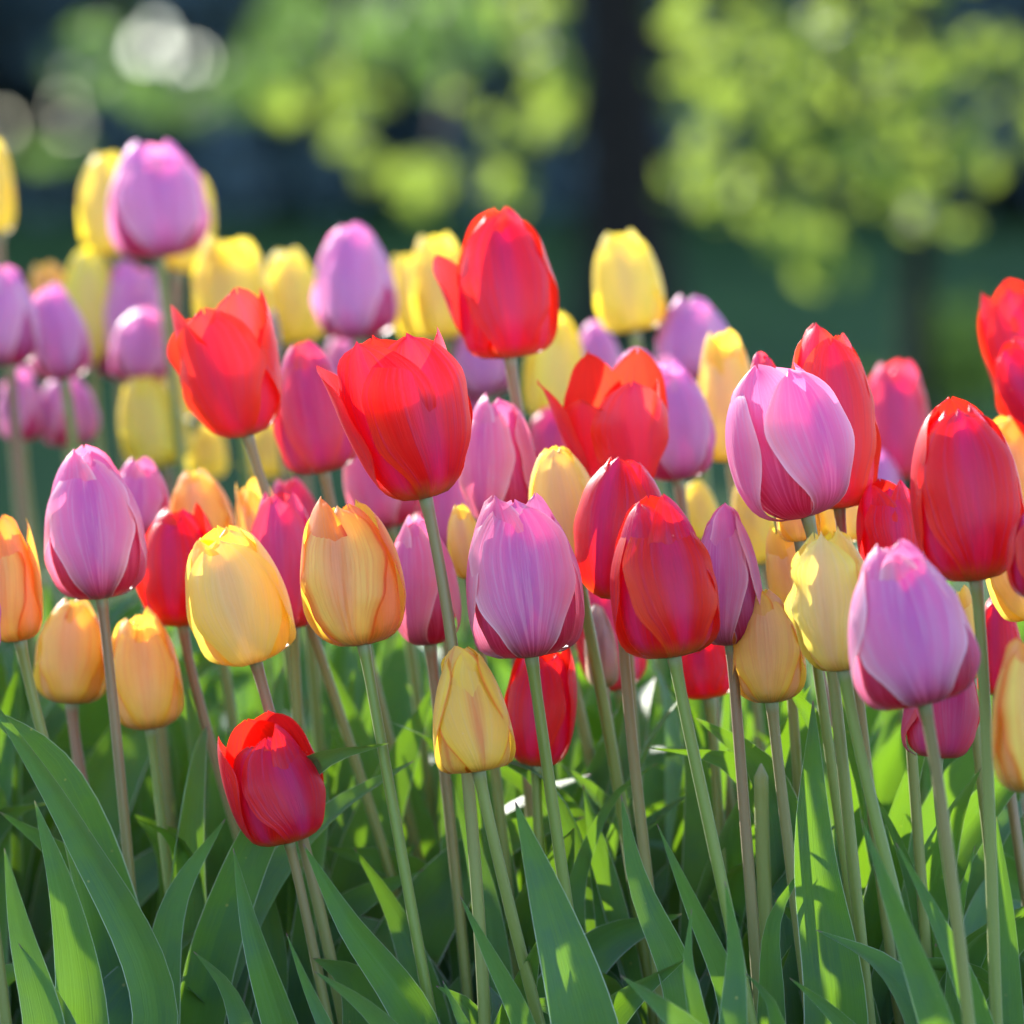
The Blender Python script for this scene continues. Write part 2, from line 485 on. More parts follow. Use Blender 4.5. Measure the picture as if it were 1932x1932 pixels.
def bloom(col, bx, by, tx, ty, wpx, d, rot, o, label, lean=0, pets=None, sx=None, sy=None, wave=.05, wd=1.0, bend=0, name='tulip', hide_leaves=False, seed=0, sh=None, st=None, dv=.75):
    rg = np.random.default_rng(int(bx * 7 + by * 13 + seed) & 0xffff)
    base, tip = at(bx, by, d), at(tx, ty, d)
    H = (tip - base).length / math.cos(RAD(lean))
    R = wpx * K * d / 2
    zax = (tip - base).normalized() * math.cos(RAD(lean)) - FWD * math.sin(RAD(lean))
    zax.normalize()
    xax = (RIGHT - zax * RIGHT.dot(zax)).normalized()
    yax = zax.cross(xax)
    M3 = Matrix((xax, yax, zax)).transposed()
    # the foot of the stem, on the ground
    if sx is None:
        sx, sy = bx + rg.uniform(.07, .16) * 420 + (bx - tx) * .25, by + 420
    low = at(sx, sy, d)
    dz = low - base
    gy = base.y + rg.uniform(-.01, .01)
    gz = ground_z(gy)
    k = (gz - base.z) / dz.z
    gx = base.x + dz.x * (1 + (k - 1) * dv) if k > 1 else base.x + dz.x * k
    G = Vector((gx, gy, gz))
    sh = rg.uniform(.86, 1.08) if sh is None else sh
    if d > 3.45:
        R *= 1.07
    root = thing(name, label, 'tulip', G, 'tulips growing in the bed')
    L = (base - G).length
    mid = low if 0.15 < (base - low).length / L < .85 else G.lerp(base, .45)
    # curve passes base -> low -> ground, leaving the bloom along its axis
    h1 = base - zax * L * .28
    pts = bez(G - Vector((0, 0, .01)), G.lerp(low, .55) + Vector((bend + rg.uniform(-.012, .012), rg.uniform(-.01, .01), 0)), h1.lerp(base + (low - base) * .4, .55), base + zax * H * .015, 24)
    r0 = .0027 * rg.uniform(.9, 1.08)
    if col == 'bud':
        r0 *= .75
    tt = np.linspace(0, 1, 24)
    radii = r0 * (1.12 - .22 * tt) + np.where(tt > .94, r0 * .3 * (tt - .94) / .06, 0)
    tube('stem', pts, radii, M_STEM_BROWN if st == 'brown' or col == 'bud' else M_STEM, root, G)
    pets = pets or {}
    for i in range(6):
        inner = i >= 3
        phi = RAD(rot + (i % 3) * 120 + (60 if inner else 0) + rg.uniform(-7, 7))
        p = pets.get(i, {})
        oo = p.get('o', o + (rg.uniform(-.07, .16) if o > .1 else rg.uniform(-.05, .06)))
        ln = p.get('ln', (1.02 if inner else .98) * rg.uniform(.94, 1.03))
        petal(root, G, base, M3, R * (1 if d < 3.5 else 1), H, phi + RAD(p.get('dphi', 0)), oo, ln, p.get('wd', wd) * rg.uniform(.95, 1.05),
              RAD(p.get('tilt', 0)), inner, rg, PM.get(col + '_in', PM[col]) if inner else PM[col], p.get('wave', wave), sh)
    PLANTS.append([root, G, d, base, rg, 0, hide_leaves])
    return root


B = bloom
# --- sharp middle of the bed
B('pink', 1003, 1240, 968, 943, 222, 3.0, 6, .18, 'Large sharp mauve-pink tulip at the centre, between the two leaning bare stems', sx=1075, sy=1640, wd=1.04, pets={3: {'o': .3}, 5: {'o': .30, 'ln': 1.03}})
B('golden', 903, 1456, 868, 1222, 152, 2.96, 9, .02, 'Small golden yellow closed bud with a red midrib and rim, below the central pink tulip', sx=985, sy=1700, wd=1.2, wave=.02, sh=.74)
B('red', 1012, 1446, 1028, 1225, 136, 3.10, -12, .2, 'Rosy red tulip crossed by the stem of the central pink tulip', sx=1052, sy=1700, pets={1: {'ln': 1.08, 'o': .35}, 2: {'ln': 1.02}})
B('flame', 686, 1217, 642, 950, 194, 3.01, -8, .12, 'Yellow tulip flamed with orange-red edges, on the long bare S-curved stem', sx=785, sy=1640, wd=1.0, pets={5: {'ln': 1.06}})
B('yellow', 482, 1247, 412, 1003, 194, 3.05, -2, .2, 'Pale creamy yellow tulip in front of the dark crimson one', lean=8, sx=548, sy=1500, wd=1.08)
B('red', 345, 1182, 330, 966, 155, 3.17, -10, .1, 'Dark crimson tulip half hidden behind the creamy yellow tulip', sx=415, sy=1400, st='brown', pets={1: {'ln': 1.06, 'o': .35}})
B('pink', 192, 1130, 158, 855, 190, 3.09, 2, .04, 'Mauve-pink pointed tulip on a dark stem at left, above the two apricot tulips', sx=232, sy=1500, wd=1.05, st='brown')
B('flame', 38, 1210, 0, 985, 120, 3.09, -18, .1, 'Yellow tulip cut by the left picture edge with one upright loose petal', sx=95, sy=1420, pets={1: {'o': .62, 'wd': .8}})
B('apricot', 135, 1328, 140, 1132, 140, 3.18, -6, .1, 'Soft apricot-yellow tulip behind the dark stem of the left pink tulip', sx=190, sy=1500)
B('apricot', 284, 1376, 258, 1158, 140, 3.15, 4, .15, 'Apricot tulip with reddish sides, right of the dark stem at left', sx=330, sy=1640)
B('red', 545, 1588, 484, 1358, 186, 3.03, 28, .24, 'Lowest red tulip, open and tilted to the left, standing alone among the leaves', lean=5, sx=605, sy=1800, wd=1.05, st='brown', wave=.03, sh=.9,
  pets={0: {'ln': .85, 'o': .12}, 1: {'o': .36, 'ln': 1.02, 'wd': 1.2}, 2: {'o': .62, 'ln': .95, 'wd': .9}, 3: {'o': .22, 'ln': .93}, 4: {'o': .34, 'ln': 1.0, 'wd': 1.15}, 5: {'o': .30, 'ln': .82}})
B('red', 803, 940, 732, 640, 228, 2.99, 24, .68, 'Tall wide-open red tulip leaning left on a thick green stem, above the central pink tulip', lean=2, sx=885, sy=1215, wd=1.02, wave=.05, dv=.1,
  pets={0: {'o': .60, 'ln': 1.0, 'wd': 1.08}, 2: {'o': 1.05, 'ln': .93}, 5: {'o': .85, 'ln': 1.02}, 1: {'o': .6}})
B('scarlet', 962, 676, 935, 405, 196, 3.22, 2, .14, 'Tallest scarlet tulip with one petal splayed out to the left', sx=1005, sy=830, pets={2: {'o': 1.0, 'ln': .78, 'tilt': 4}, 4: {'ln': 1.04}})
B('coral', 468, 822, 400, 556, 188, 3.18, -20, .68, 'Orange-red open tulip tilted left with a ragged top, upper left of the tall red one', lean=2, sx=515, sy=940, wave=.09, pets={2: {'ln': .86, 'o': .9}, 0: {'ln': .9}})
B('rose', 612, 892, 566, 652, 152, 3.26, -4, .08, 'Rose-red closed tulip immediately left of the tall wide-open red tulip', sx=640, sy=980)
B('warm', 737, 996, 690, 800, 135, 3.33, -6, .1, 'Dusky pink tulip behind the lower left of the tall wide-open red tulip')
B('warm', 950, 990, 930, 748, 146, 3.18, -28, .05, 'Pink pointed tulip with a red gap, between the tall red tulip and the yellow one', pets={1: {'o': .3}})
B('yellow', 1092, 1086, 1044, 842, 138, 3.10, -10, .08, 'Yellow tulip with bright left rim above the central pink tulip', sx=1130, sy=1300)
B('coral', 1166, 922, 1150, 700, 200, 3.17, 32, .8, 'Wide-open coral-red tulip with separate spreading petals', lean=8, wave=.06, wd=.86,
  pets={0: {'o': .62, 'ln': .92, 'wd': .98}, 1: {'o': .9, 'ln': 1.10, 'wd': .8}, 2: {'o': 1.15, 'ln': .96, 'wd': .86}, 3: {'o': .8, 'ln': .9, 'wd': .8}, 4: {'o': .55, 'ln': 1.14, 'wd': .72}, 5: {'o': .95, 'ln': .80, 'wd': .85}})
B('lilac', 1280, 906, 1255, 688, 150, 3.29, 14, .08, 'Lilac-pink tulip tucked behind the right side of the wide-open coral tulip')
B('yellow', 1378, 872, 1362, 634, 118, 3.36, -10, .15, 'Bright yellow tulip just left of the big pink tulip at upper right')
B('pink', 1524, 975, 1448, 702, 236, 2.98, 38, .24, 'Big sharp pink tulip leaning left, its petals parted by a red gap, at upper right', sx=1545, sy=1100, wd=.9, pets={5: {'o': .26}, 2: {'o': .3}})
B('rose', 1452, 800, 1436, 668, 66, 3.08, 10, .1, 'Small pinkish-red tip poking up behind the big pink tulip at upper right')
B('coral', 1584, 960, 1556, 620, 170, 3.05, 14, .16, 'Orange-red tulip lit from behind, directly behind the big pink tulip at upper right', wd=1.05, sx=1600, sy=1050, pets={2: {'o': .35}, 5: {'ln': 1.03}})
B('rose', 1692, 905, 1690, 688, 122, 3.52, -8, .3, 'Blurred red tulip beyond the orange-red backlit one')
B('scarlet', 1978, 822, 1898, 538, 150, 3.30, -10, .5, 'Red tulip with ragged petals high at the right picture edge', wave=.1)
B('red', 2000, 822, 1900, 655, 120, 3.22, -14, .35, 'Lower red tulip with white-lit rim, overlapping the ragged one at the right edge', wave=.06)
B('red', 1842, 1096, 1800, 768, 212, 2.90, 10, .16, 'Large crimson tulip with a yellowish foot, on a thick straight stem at right', sx=1868, sy=1500, wd=1.06, pets={4: {'ln': 1.05}})
B('red', 1962, 1130, 1958, 958, 124, 2.85, 10, .15, 'Red tulip mostly cut off by the right picture edge')
B('pink', 1745, 1330, 1676, 1024, 240, 2.81, 2, .06, 'Nearest and largest soft-focus mauve-pink tulip at lower right', sx=1800, sy=1700, wd=1.1, bend=-.01, st='brown')
B('yellow', 1592, 1266, 1562, 1004, 158, 2.92, -20, .2, 'Crumpled creamy yellow tulip left of the nearest pink tulip', wave=.15, sx=1680, sy=1540)
B('apricot', 1456, 1326, 1440, 1118, 138, 3.02, -4, .02, 'Smooth apricot-orange closed tulip right of the paired red and pink tulips', sx=1500, sy=1600, wd=1.12)
B('warm', 1380, 1218, 1362, 958, 132, 3.02, -26, .04, 'Slim pink tulip with ruffled seam pressed against the glossy red one', sx=1425, sy=1700, wave=.04, st='brown')
B('red', 1272, 1240, 1228, 950, 204, 2.95, 10, .1, 'Glossy crimson tulip in front of two others, right of the central pink tulip', sx=1350, sy=1560, wd=1.06, pets={4: {'ln': 1.04}})
B('red', 1172, 1132, 1178, 866, 182, 3.05, -30, .1, 'Dark red pointed tulip behind the glossy crimson one', lean=4)
B('red', 1338, 1318, 1318, 1185, 120, 3.14, -8, .1, 'Low red tulip glimpsed below the glossy crimson and slim pink tulips')
B('bud', 1140, 1298, 1126, 1147, 62, 3.17, 4, .0, 'Small pale greenish-pink closed bud on a thin dark stem', sx=1170, sy=1450)
B('rose', 1170, 1302, 1118, 1088, 125, 3.24, -8, .12, 'Blurred rose-red tulip behind the small pale bud')
B('warm', 812, 1217, 786, 982, 134, 3.10, -36, .05, 'Pink tulip with a dark red wedge at its foot, left of the central pink tulip', sx=850, sy=1560, st='brown')
B('rose', 552, 1186, 528, 930, 138, 3.15, -6, .2, 'Rosy tulip with several shining petal tips between the creamy and flamed yellow tulips', wave=.09, sx=560, sy=1350)
B('apricot', 520, 1100, 470, 905, 84, 3.24, -30, .35, 'Narrow orange petal edge sticking up left of the rosy tulip', pets={2: {'o': .6, 'wd': .6}})
B('rose', 565, 1030, 545, 906, 92, 3.30, 0, .15, 'Pink tulip peeping out over the rosy many-tipped tulip')
B('apricot', 392, 1060, 366, 888, 128, 3.30, -6, .15, 'Peach-orange tulip above the dark crimson tulip at left')
B('pink', 268, 1010, 262, 868, 108, 3.28, -6, .1, 'Magenta tulip behind the right shoulder of the left mauve-pink tulip')
B('lemon', 300, 1120, 292, 952, 74, 3.37, 0, .1, 'Pale yellow sliver of a tulip left of the dark crimson tulip')
# --- blurred far side of the bed
B('lemon', 312, 880, 262, 712, 122, 3.72, -6, .05, 'Blurred pale yellow tulip below the lilac ones at left')
B('lemon', 334, 800, 320, 668, 72, 3.84, 0, .1, 'Pale yellow tulip mostly hidden left of the orange-red ragged tulip')
B('lilac', 262, 722, 270, 582, 106, 3.74, 4, .1, 'Small lilac tulip standing before the red-streaked lilac one at far left')
B('lilac', 226, 716, 258, 492, 124, 3.86, 20, .2, 'Lilac tulip with a red inner petal under the highest mauve tulip', pets={2: {'o': .3}})
B('lilac', 302, 486, 284, 274, 174, 3.70, 8, .12, 'Highest mauve tulip at upper left against the dark trees', sx=345, sy=800)
B('lemon', 215, 482, 196, 290, 112, 3.88, -8, .1, 'Yellow tulip behind the left side of the highest mauve tulip')
B('lemon', 336, 512, 368, 330, 100, 3.90, 10, .1, 'Greenish-yellow tulip showing as a rim right of the highest mauve tulip')
B('lemon', -4, 440, -10, 264, 62, 3.92, 0, .1, 'Yellow tulip sliver high on the left picture edge')
B('lemon', 440, 650, 432, 450, 138, 3.74, -10, .3, 'Lemon-yellow tulip with two points above the orange-red ragged tulip')
B('lemon', 556, 650, 540, 474, 116, 3.80, 10, .12, 'Lemon-yellow tulip left of the blurred lilac tulip at top centre')
B('bud', 520, 690, 514, 580, 26, 3.66, 0, .0, 'Thin pale yellowish unopened shoot between two lemon tulips')
B('lilac', 676, 640, 660, 428, 148, 3.65, -14, .1, 'Blurred lilac tulip with pink right shoulder at top centre')
B('lemon', 842, 640, 816, 444, 108, 3.70, -6, .3, 'Lemon tulip with ragged top just left of the tallest scarlet tulip')
B('lemon', 800, 640, 758, 484, 84, 3.77, -6, .15, 'Pale lemon tulip squeezed right of the blurred lilac tulip')
B('lilac', 652, 770, 640, 638, 84, 3.82, 0, .1, 'Very pale lilac tulip under the blurred lilac tulip at top centre')
B('lemon', 1046, 790, 1046, 590, 112, 3.60, 6, .1, 'Yellow tulip behind the lower right of the tallest scarlet tulip')
B('lilac', 1130, 745, 1122, 610, 88, 3.70, 0, .08, 'Small lilac tulip left of the lone yellow tulip stem')
B('lemon', 1198, 626, 1168, 438, 124, 3.58, -4, .28, 'Lone lemon tulip standing high against the dark lawn')
B('lilac', 1318, 720, 1300, 562, 138, 3.58, -20, .1, 'Lilac tulip with dark pink shoulder behind the bright yellow one')
B('lilac', 918, 750, 892, 610, 104, 3.70, 0, .1, 'Lilac tulip hidden under the tallest scarlet tulip')
B('lilac', 896, 838, 886, 722, 70, 3.72, 0, .1, 'Small lilac tulip right of the tall wide-open red tulip')
B('lilac', 20, 690, 8, 502, 110, 3.60, -18, .1, 'Lilac tulip with pink edge at the left picture border', sx=40, sy=960)
B('lilac', 122, 716, 94, 542, 108, 3.66, -6, .05, 'Lilac pointed tulip next to the one on the left picture border')
B('lemon', 176, 690, 168, 472, 108, 3.86, 0, .1, 'Pale greenish-yellow tulip behind the lilac pair at far left')
B('apricot', 120, 640, 84, 498, 84, 3.92, -10, .15, 'Golden yellow tulip peeping over the lilac pair at far left')
B('lilac', 42, 832, 38, 696, 82, 3.76, -30, .05, 'Lower lilac tulip with red wedge near the left picture border')
B('lilac', 130, 842, 124, 706, 104, 3.77, -60, .05, 'Lower dusky lilac tulip crossed by a brown stem at far left')
B('lemon', 390, 902, 392, 800, 72, 3.88, 0, .1, 'Pale yellow tulip low behind the stem of the orange-red ragged tulip')
B('lemon', 506, 902, 500, 790, 92, 3.80, 0, .1, 'Pale olive-yellow blurred tulip left of the rose-red closed tulip')
B('lemon', 1330, 1020, 1308, 908, 76, 3.42, 0, .1, 'Small blurred yellow tulip above the slim pink tulip')
B('lemon', 1444, 1062, 1404, 915, 92, 3.33, -10, .1, 'Blurred yellow tulip below the left side of the big pink tulip')
B('yellow', 1566, 1020, 1598, 850, 124, 3.14, 12, .05, 'Cream-peach tulip below the big pink and orange-red tulips')
B('yellow', 1528, 1180, 1468, 995, 106, 3.08, -10, .08, 'Golden yellow tulip behind the crumpled creamy one')
B('yellow', 1510, 1022, 1500, 920, 84, 3.04, 0, .2, 'Small cream cup of a tulip under the foot of the big pink tulip')
B('lilac', 1664, 965, 1646, 848, 82, 3.50, 0, .05, 'Lilac tulip below the blurred red tulip at right')
B('red', 1690, 1090, 1668, 912, 128, 3.04, 10, .3, 'Red tulip with a white shine on its left petal, above the nearest pink tulip', wave=.06)
B('apricot', 1948, 960, 1886, 786, 128, 3.26, -10, .2, 'Peach-yellow tulip behind the large crimson tulip at right')
B('yellow', 1950, 1166, 1886, 990, 120, 3.0, -10, .1, 'Yellow tulip under the red one at the right picture edge')
B('rose', 1768, 1430, 1784, 1228, 146, 2.95, 24, .02, 'Dusty pink tulip hanging low behind the nearest pink tulip', sx=1800, sy=1600, wd=1.1)
B('flame', 1940, 1496, 1930, 1216, 130, 2.78, 14, .08, 'Orange-rimmed yellow tulip low on the right picture edge')
B('red', 1885, 1312, 1880, 1130, 92, 3.10, -10, .1, 'Red tulip sliver right of the thick straight stem')
B('yellow', 1830, 1282, 1812, 1112, 72, 3.05, -10, .1, 'Yellow tulip sliver left of the thick straight stem')
B('pink', 838, 1046, 842, 850, 112, 3.35, 0, .1, 'Magenta-lilac tulip behind the stem of the tall wide-open red tulip')
B('yellow', 888, 1092, 866, 952, 66, 3.13, -10, .1, 'Yellow sliver of a tulip at the left shoulder of the central pink tulip')
B('rose', 1046, 880, 1038, 768, 92, 3.50, -6, .1, 'Blurred dull pink tulip left of the wide-open coral tulip')
B('lilac', 1206, 790, 1200, 660, 88, 3.50, 0, .15, 'Pale pink tulip top behind the wide-open coral tulip')

# --- the bed goes on past both picture edges
rgo = np.random.default_rng(21)
for k in range(16):
    ex = rgo.uniform(-330, -75) if k < 11 else rgo.uniform(2005, 2140)
    ed = rgo.uniform(2.85, 3.7)
    ey = 1330 - (ed - 2.85) * 800 + rgo.uniform(-110, 110)
    side = 'left' if k < 11 else 'right'
    B(['pink', 'red', 'yellow', 'lilac', 'rose'][k % 5], ex, ey, ex - 25, ey - 250 * 3 / ed, 170 * 3 / ed, ed, rgo.uniform(-50, 50), .15, f'Tulip of the same bed standing past the {side} picture edge')
    PLANTS[-1][0]['group'] = f'tulips past the {side} edge'

for k in range(26):  # more of the bed, out of view, added to shade the leaves at left
    ex, ey_, ed = rgo.uniform(-900, -110), 0, rgo.uniform(3.25, 4.3)
    ey = 1330 - (ed - 2.85) * 800 + rgo.uniform(-110, 110)
    B(['lilac', 'lemon', 'red', 'pink'][k % 4], ex, ey, ex - 25, ey - 250 * 3 / ed, 170 * 3 / ed, ed, rgo.uniform(-50, 50), .15, 'Tulip of the same bed standing past the left picture edge')
    PLANTS[-1][0]['group'] = 'tulips past the left edge'

# --- plants that show leaves only, between and behind the stems
for k in range(100):
    gx, gy = rgo.uniform(-.40, .36), rgo.uniform(3.22, 4.1)
    if k % 3 == 0:
        gx = rgo.uniform(-.42, -.05)
    if k > 62:
        gx, gy = rgo.uniform(-.85, .40), rgo.uniform(4.0, 4.75)
    G = Vector((gx, gy, ground_z(gy)))
    t = thing('tulip_plant', 'Leafy tulip plant without a flower among the shaded stems', 'plant', G, 'leafy plants between the tulip stems')
    a0 = rgo.uniform(0, 6.283)
    for j in range(4):
        a = a0 + j * 1.7 + rgo.uniform(-.4, .4)
        dx, dy = math.cos(a), math.sin(a)
        H, out = (rgo.uniform(.17, .29) if gy < 3.7 else rgo.uniform(.09, .15)), rgo.uniform(.02, .075)
        leaf(t, G, [G, G + Vector((dx * .012, dy * .012, H * .3)), G + Vector((dx * out * .45, dy * out * .45, H * .68)), G + Vector((dx * out + .01, dy * out, H))],
             rgo.uniform(.024, .044), rgo.uniform(-.7, .7), rgo.uniform(-.5, .5), rgo.uniform(.25, .7), rgo)

# --- leaves traced one by one: tip, middle, foot (pixels), width, distance, roll, twist
LEAVES = [
    ((972, 1512), (1035, 1700), (1105, 1932), 132, 2.93, .25, -.2, .35), ((1172, 1500), (1200, 1650), (1285, 1870), 84, 2.97, -.3, .3, .6),
    ((1240, 1555), (1300, 1690), (1385, 1900), 66, 2.96, .3, .2, .5), ((1305, 1715), (1298, 1810), (1325, 1960), 60, 2.90, .1, .3, .3),
    ((1368, 1662), (1388, 1790), (1385, 1970), 80, 2.88, -.2, .5, .6), ((1534, 1322), (1540, 1600), (1580, 1890), 124, 2.97, .1, .15, .7),
    ((1625, 1545), (1690, 1710), (1775, 1940), 84, 2.84, .3, .2, .6), ((1690, 1590), (1765, 1730), (1850, 1940), 62, 2.89, .2, -.3, .5),
    ((1880, 1540), (1896, 1700), (1905, 1940), 66, 2.95, .1, .2, .5), ((1520, 1630), (1462, 1730), (1455, 1880), 66, 2.98, -.3, .4, .5),
    ((1170, 1840), (1240, 1890), (1330, 1975), 118, 2.85, .5, .0, .3), ((1405, 1835), (1450, 1880), (1480, 1990), 84, 2.90, .5, .2, .4),
    ((1490, 1845), (1560, 1900), (1640, 1990), 74, 2.92, .4, .0, .5), ((592, 1832), (680, 1890), (780, 1995), 92, 2.93, .5, .1, .3),
    ((572, 1592), (650, 1730), (790, 1940), 92, 3.0, -.2, .3, .7), ((668, 1600), (735, 1700), (800, 1860), 84, 3.10, .2, .2, .5),
    ((868, 1690), (920, 1790), (1000, 1960), 66, 2.95, .2, .2, .6), ((835, 1850), (870, 1920), (910, 2000), 62, 2.95, .2, .2, .4),
    ((-30, 1300), (140, 1560), (300, 1910), 88, 3.0, .3, .1, .5), ((65, 1510), (125, 1700), (160, 1940), 112, 2.97, .0, .3, .5),
    ((425, 1545), (335, 1690), (300, 1910), 82, 3.05, -.4, .5, .4), ((440, 1600), (470, 1730), (535, 1940), 84, 3.0, .1, .3, .6),
    ((435, 1480), (480, 1620), (520, 1810), 62, 3.10, .2, .2, .5), ((365, 1795), (420, 1850), (480, 1990), 94, 3.0, .5, .1, .3),
    ((35, 1780), (90, 1860), (150, 1995), 84, 2.95, .4, .3, .3), ((8, 1600), (40, 1750), (90, 1960), 104, 2.95, .2, .2, .4),
    ((540, 1760), (580, 1860), (640, 1990), 48, 2.97, .2, .1, .5), ((612, 1230), (690, 1430), (740, 1720), 86, 3.30, .1, .3, .4),
    ((700, 1330), (640, 1500), (640, 1810), 78, 3.36, -.1, .4, .4), ((850, 1470), (900, 1620), (940, 1860), 74, 3.10, .1, .3, .5),
    ((1100, 1480), (1140, 1650), (1180, 1910), 88, 3.10, .1, .1, .4), ((1590, 1322), (1606, 1480), (1590, 1810), 92, 3.15, .1, .2, .3),
    ((1640, 1480), (1700, 1600), (1755, 1810), 50, 3.05, .2, .2, .5), ((1285, 1285), (1320, 1480), (1330, 1760), 94, 3.16, -.2, .6, .4),
    ((1240, 1440), (1170, 1490), (1100, 1620), 54, 3.09, -.9, .4, .3), ((1840, 1595), (1812, 1710), (1800, 1910), 46, 2.96, .1, .3, .4),
    ((330, 1330), (400, 1480), (420, 1760), 92, 3.25, .2, .2, .4), ((245, 1440), (200, 1560), (190, 1760), 84, 3.32, -.2, .3, .4),
    ((755, 1420), (800, 1560), (830, 1800), 80, 3.28, .1, .2, .4), ((480, 1340), (560, 1480), (600, 1760), 90, 3.30, .2, .2, .4),
]
for tip, midp, foot, wpx, d, roll, twist, fold in LEAVES:
    f = at(*foot, d)
    gy = f.y
    pl = min(PLANTS, key=lambda p: abs(p[1].x - f.x) + 1.2 * abs(p[2] - d) + .004 * p[5])
    root, G = pl[0], pl[1]
    pl[5] += 1
    rg = np.random.default_rng(int(tip[0] * 3 + tip[1]) + 77)
    pts = [G + Vector((0, 0, .0)), G.lerp(f, .55) + Vector((0, 0, -.01)), f, at(*midp, d), at(*tip, d)]
    leaf(root, G, pts, wpx * 1.14 * K * d, roll, twist, fold, rg)

# --- every plant's own leaves
for i, pl in enumerate(PLANTS):
    root, G, d, base, rg, n, _h = pl
    h = base.z - G.z
    want = (1 if d > 3.6 else 4 if d > 3.02 else 3) - min(n, 2)
    a0 = rg.uniform(0, 6.283)
    for j in range(max(want, 1)):
        a = a0 + j * 2.3 + rg.uniform(-.4, .4)
        dx, dy = math.cos(a), math.sin(a)
        H = min(h * rg.uniform(.52, .88), .29) if d > 3.06 else h * rg.uniform(.4, .6)
        out = rg.uniform(.025, .095)
        if d > 3.6:
            H *= .6
        pts = [G, G + Vector((dx * .012, dy * .012, H * .3)), G + Vector((dx * out * .45, dy * out * .45, H * .68)), G + Vector((dx * out + .01, dy * out, H * .95)), G + Vector((dx * out * 1.5 + .012, dy * out * 1.5, H * rg.uniform(.97, 1.06)))]
        leaf(root, G, pts, rg.uniform(.024, .044) if d > 3.02 else rg.uniform(.024, .036), rg.uniform(-.9, .9), rg.uniform(-1.1, 1.1), rg.uniform(.4, 1.0), rg, .07)

# --- a stem without a flower
cs = at(1436, 1440, 3.06)
gp = Vector((cs.x + .012, cs.y, ground_z(cs.y)))
ct = thing('cut_tulip_stem', 'Headless green tulip stem, cut off square among the leaves at right', 'tulip stem', gp)
tube('stem', bez(gp, gp + Vector((0, 0, .08)), cs - Vector((0, 0, .08)), cs, 40), [.0034] * 39 + [.0003], M_STEM_GREEN, ct, gp)
leaf(ct, gp, [gp, gp + Vector((.006, -.004, .06)), gp + Vector((.02, -.01, .13)), gp + Vector((.034, -.014, .19))], .028, .2, .3, .5, np.random.default_rng(5))

# ------------------------------------------------------------------ trees behind
HOLES = [(325, 85, 105, 58, .072), (70, 212, 112, 72, .085), (1965, 410, 128, 108, .06)]


def in_hole(p, near=False):
    v = Vector(p) - CAM
    d = v.dot(FWD)
    px, py = 966 + v.dot(RIGHT) / d / K, 966 - v.dot(UP) / d / K
    for h in HOLES:
        if ((px - h[0]) / h[2])**2 + ((py - h[1]) / h[3])**2 < 1:
            return near or rg.random() > h[4]
    return False


def leaf_cloud(name, centres, size, mat, parent, origin, rg, flat=.35):
    """One mesh of many separate pointed leaves at the given centres."""
    centres = [p for p in centres if size > .2 or not in_hole(p, True)]
    n = len(centres)
    c = np.array(centres)
    a = rg.normal(size=(n, 3)); a /= np.linalg.norm(a, axis=1)[:, None]
    b = rg.normal(size=(n, 3)); b -= a * (a * b).sum(1)[:, None]; b /= np.linalg.norm(b, axis=1)[:, None]
    nn = np.cross(a, b)
    s = size * rg.uniform(.6, 1.3, n)[:, None]
    v = np.stack([c - a * s * .5, c + b * s * .34 - a * s * .05 + nn * s * .06, c + a * s * .55, c - b * s * .34 - a * s * .05 + nn * s * .06], 1)
    me = bpy.data.meshes.new(name)
    idx = np.arange(n * 4).reshape(n, 4)
    f = np.concatenate([idx[:, [0, 1, 2]], idx[:, [0, 2, 3]]])
    me.from_pydata((v.reshape(-1, 3) - np.array(origin)).tolist(), [], f.tolist())
    me.materials.append(mat)
    o = bpy.data.objects.new(name, me)
    C.objects.link(o)
    o.parent = parent
    return o


def trunk(parent, G, h, r, lean, rg, limbs):
    pts = bez(G - Vector((0, 0, .1)), G + Vector((lean * .2, 0, h * .35)), G + Vector((lean * .7, .1, h * .7)), G + Vector((lean, .1, h)), 30)
    pts = pts + rg.normal(size=pts.shape) * r * .06
    t = np.linspace(0, 1, 30)
    tube('trunk', pts, r * (1 - .6 * t) + r * .5 * np.exp(-t * 22), M_BARK, parent, G, 14)
    for (z0, target) in limbs:
        k = int(np.clip(z0 / h * 29, 1, 28))
        p0 = Vector(pts[k])
        q = Vector(target)
        m = p0.lerp(q, .5) + Vector((0, 0, .35))
        tube('limb', bez(p0, p0.lerp(m, .6), m, q, 14), np.linspace(r * .28, r * .06, 14), M_BARK, parent, G, 7)


BLOB_N = .42


def blob(px, py, rx, ry, d, dd, n, rg):
    """n points in a soft cluster round the point seen at px, py, at distance d."""
    c = at(px, py, d)
    q = rg.normal(size=(int(n * BLOB_N), 3)) * .40
    q = np.clip(q, -.9, .9)
    return [(c.x + a[0] * rx * K * d, c.y + a[1] * dd, max(c.z + a[2] * ry * K * d, ground_z(c.y) + .05)) for a in q]


def crown_pts(cx, cy, cz, rx, ry, rz, n, rg):
    out = []
    hubs = rg.normal(size=(26, 3)); hubs /= np.linalg.norm(hubs, axis=1)[:, None]; hubs *= rg.uniform(.45, .95, 26)[:, None]
    for _ in range(n):
        h = hubs[rg.integers(26)] + rg.normal(size=3) * .16
        out.append((cx + h[0] * rx, cy + h[1] * ry, cz + h[2] * rz))
    return out


rg = np.random.default_rng(11)
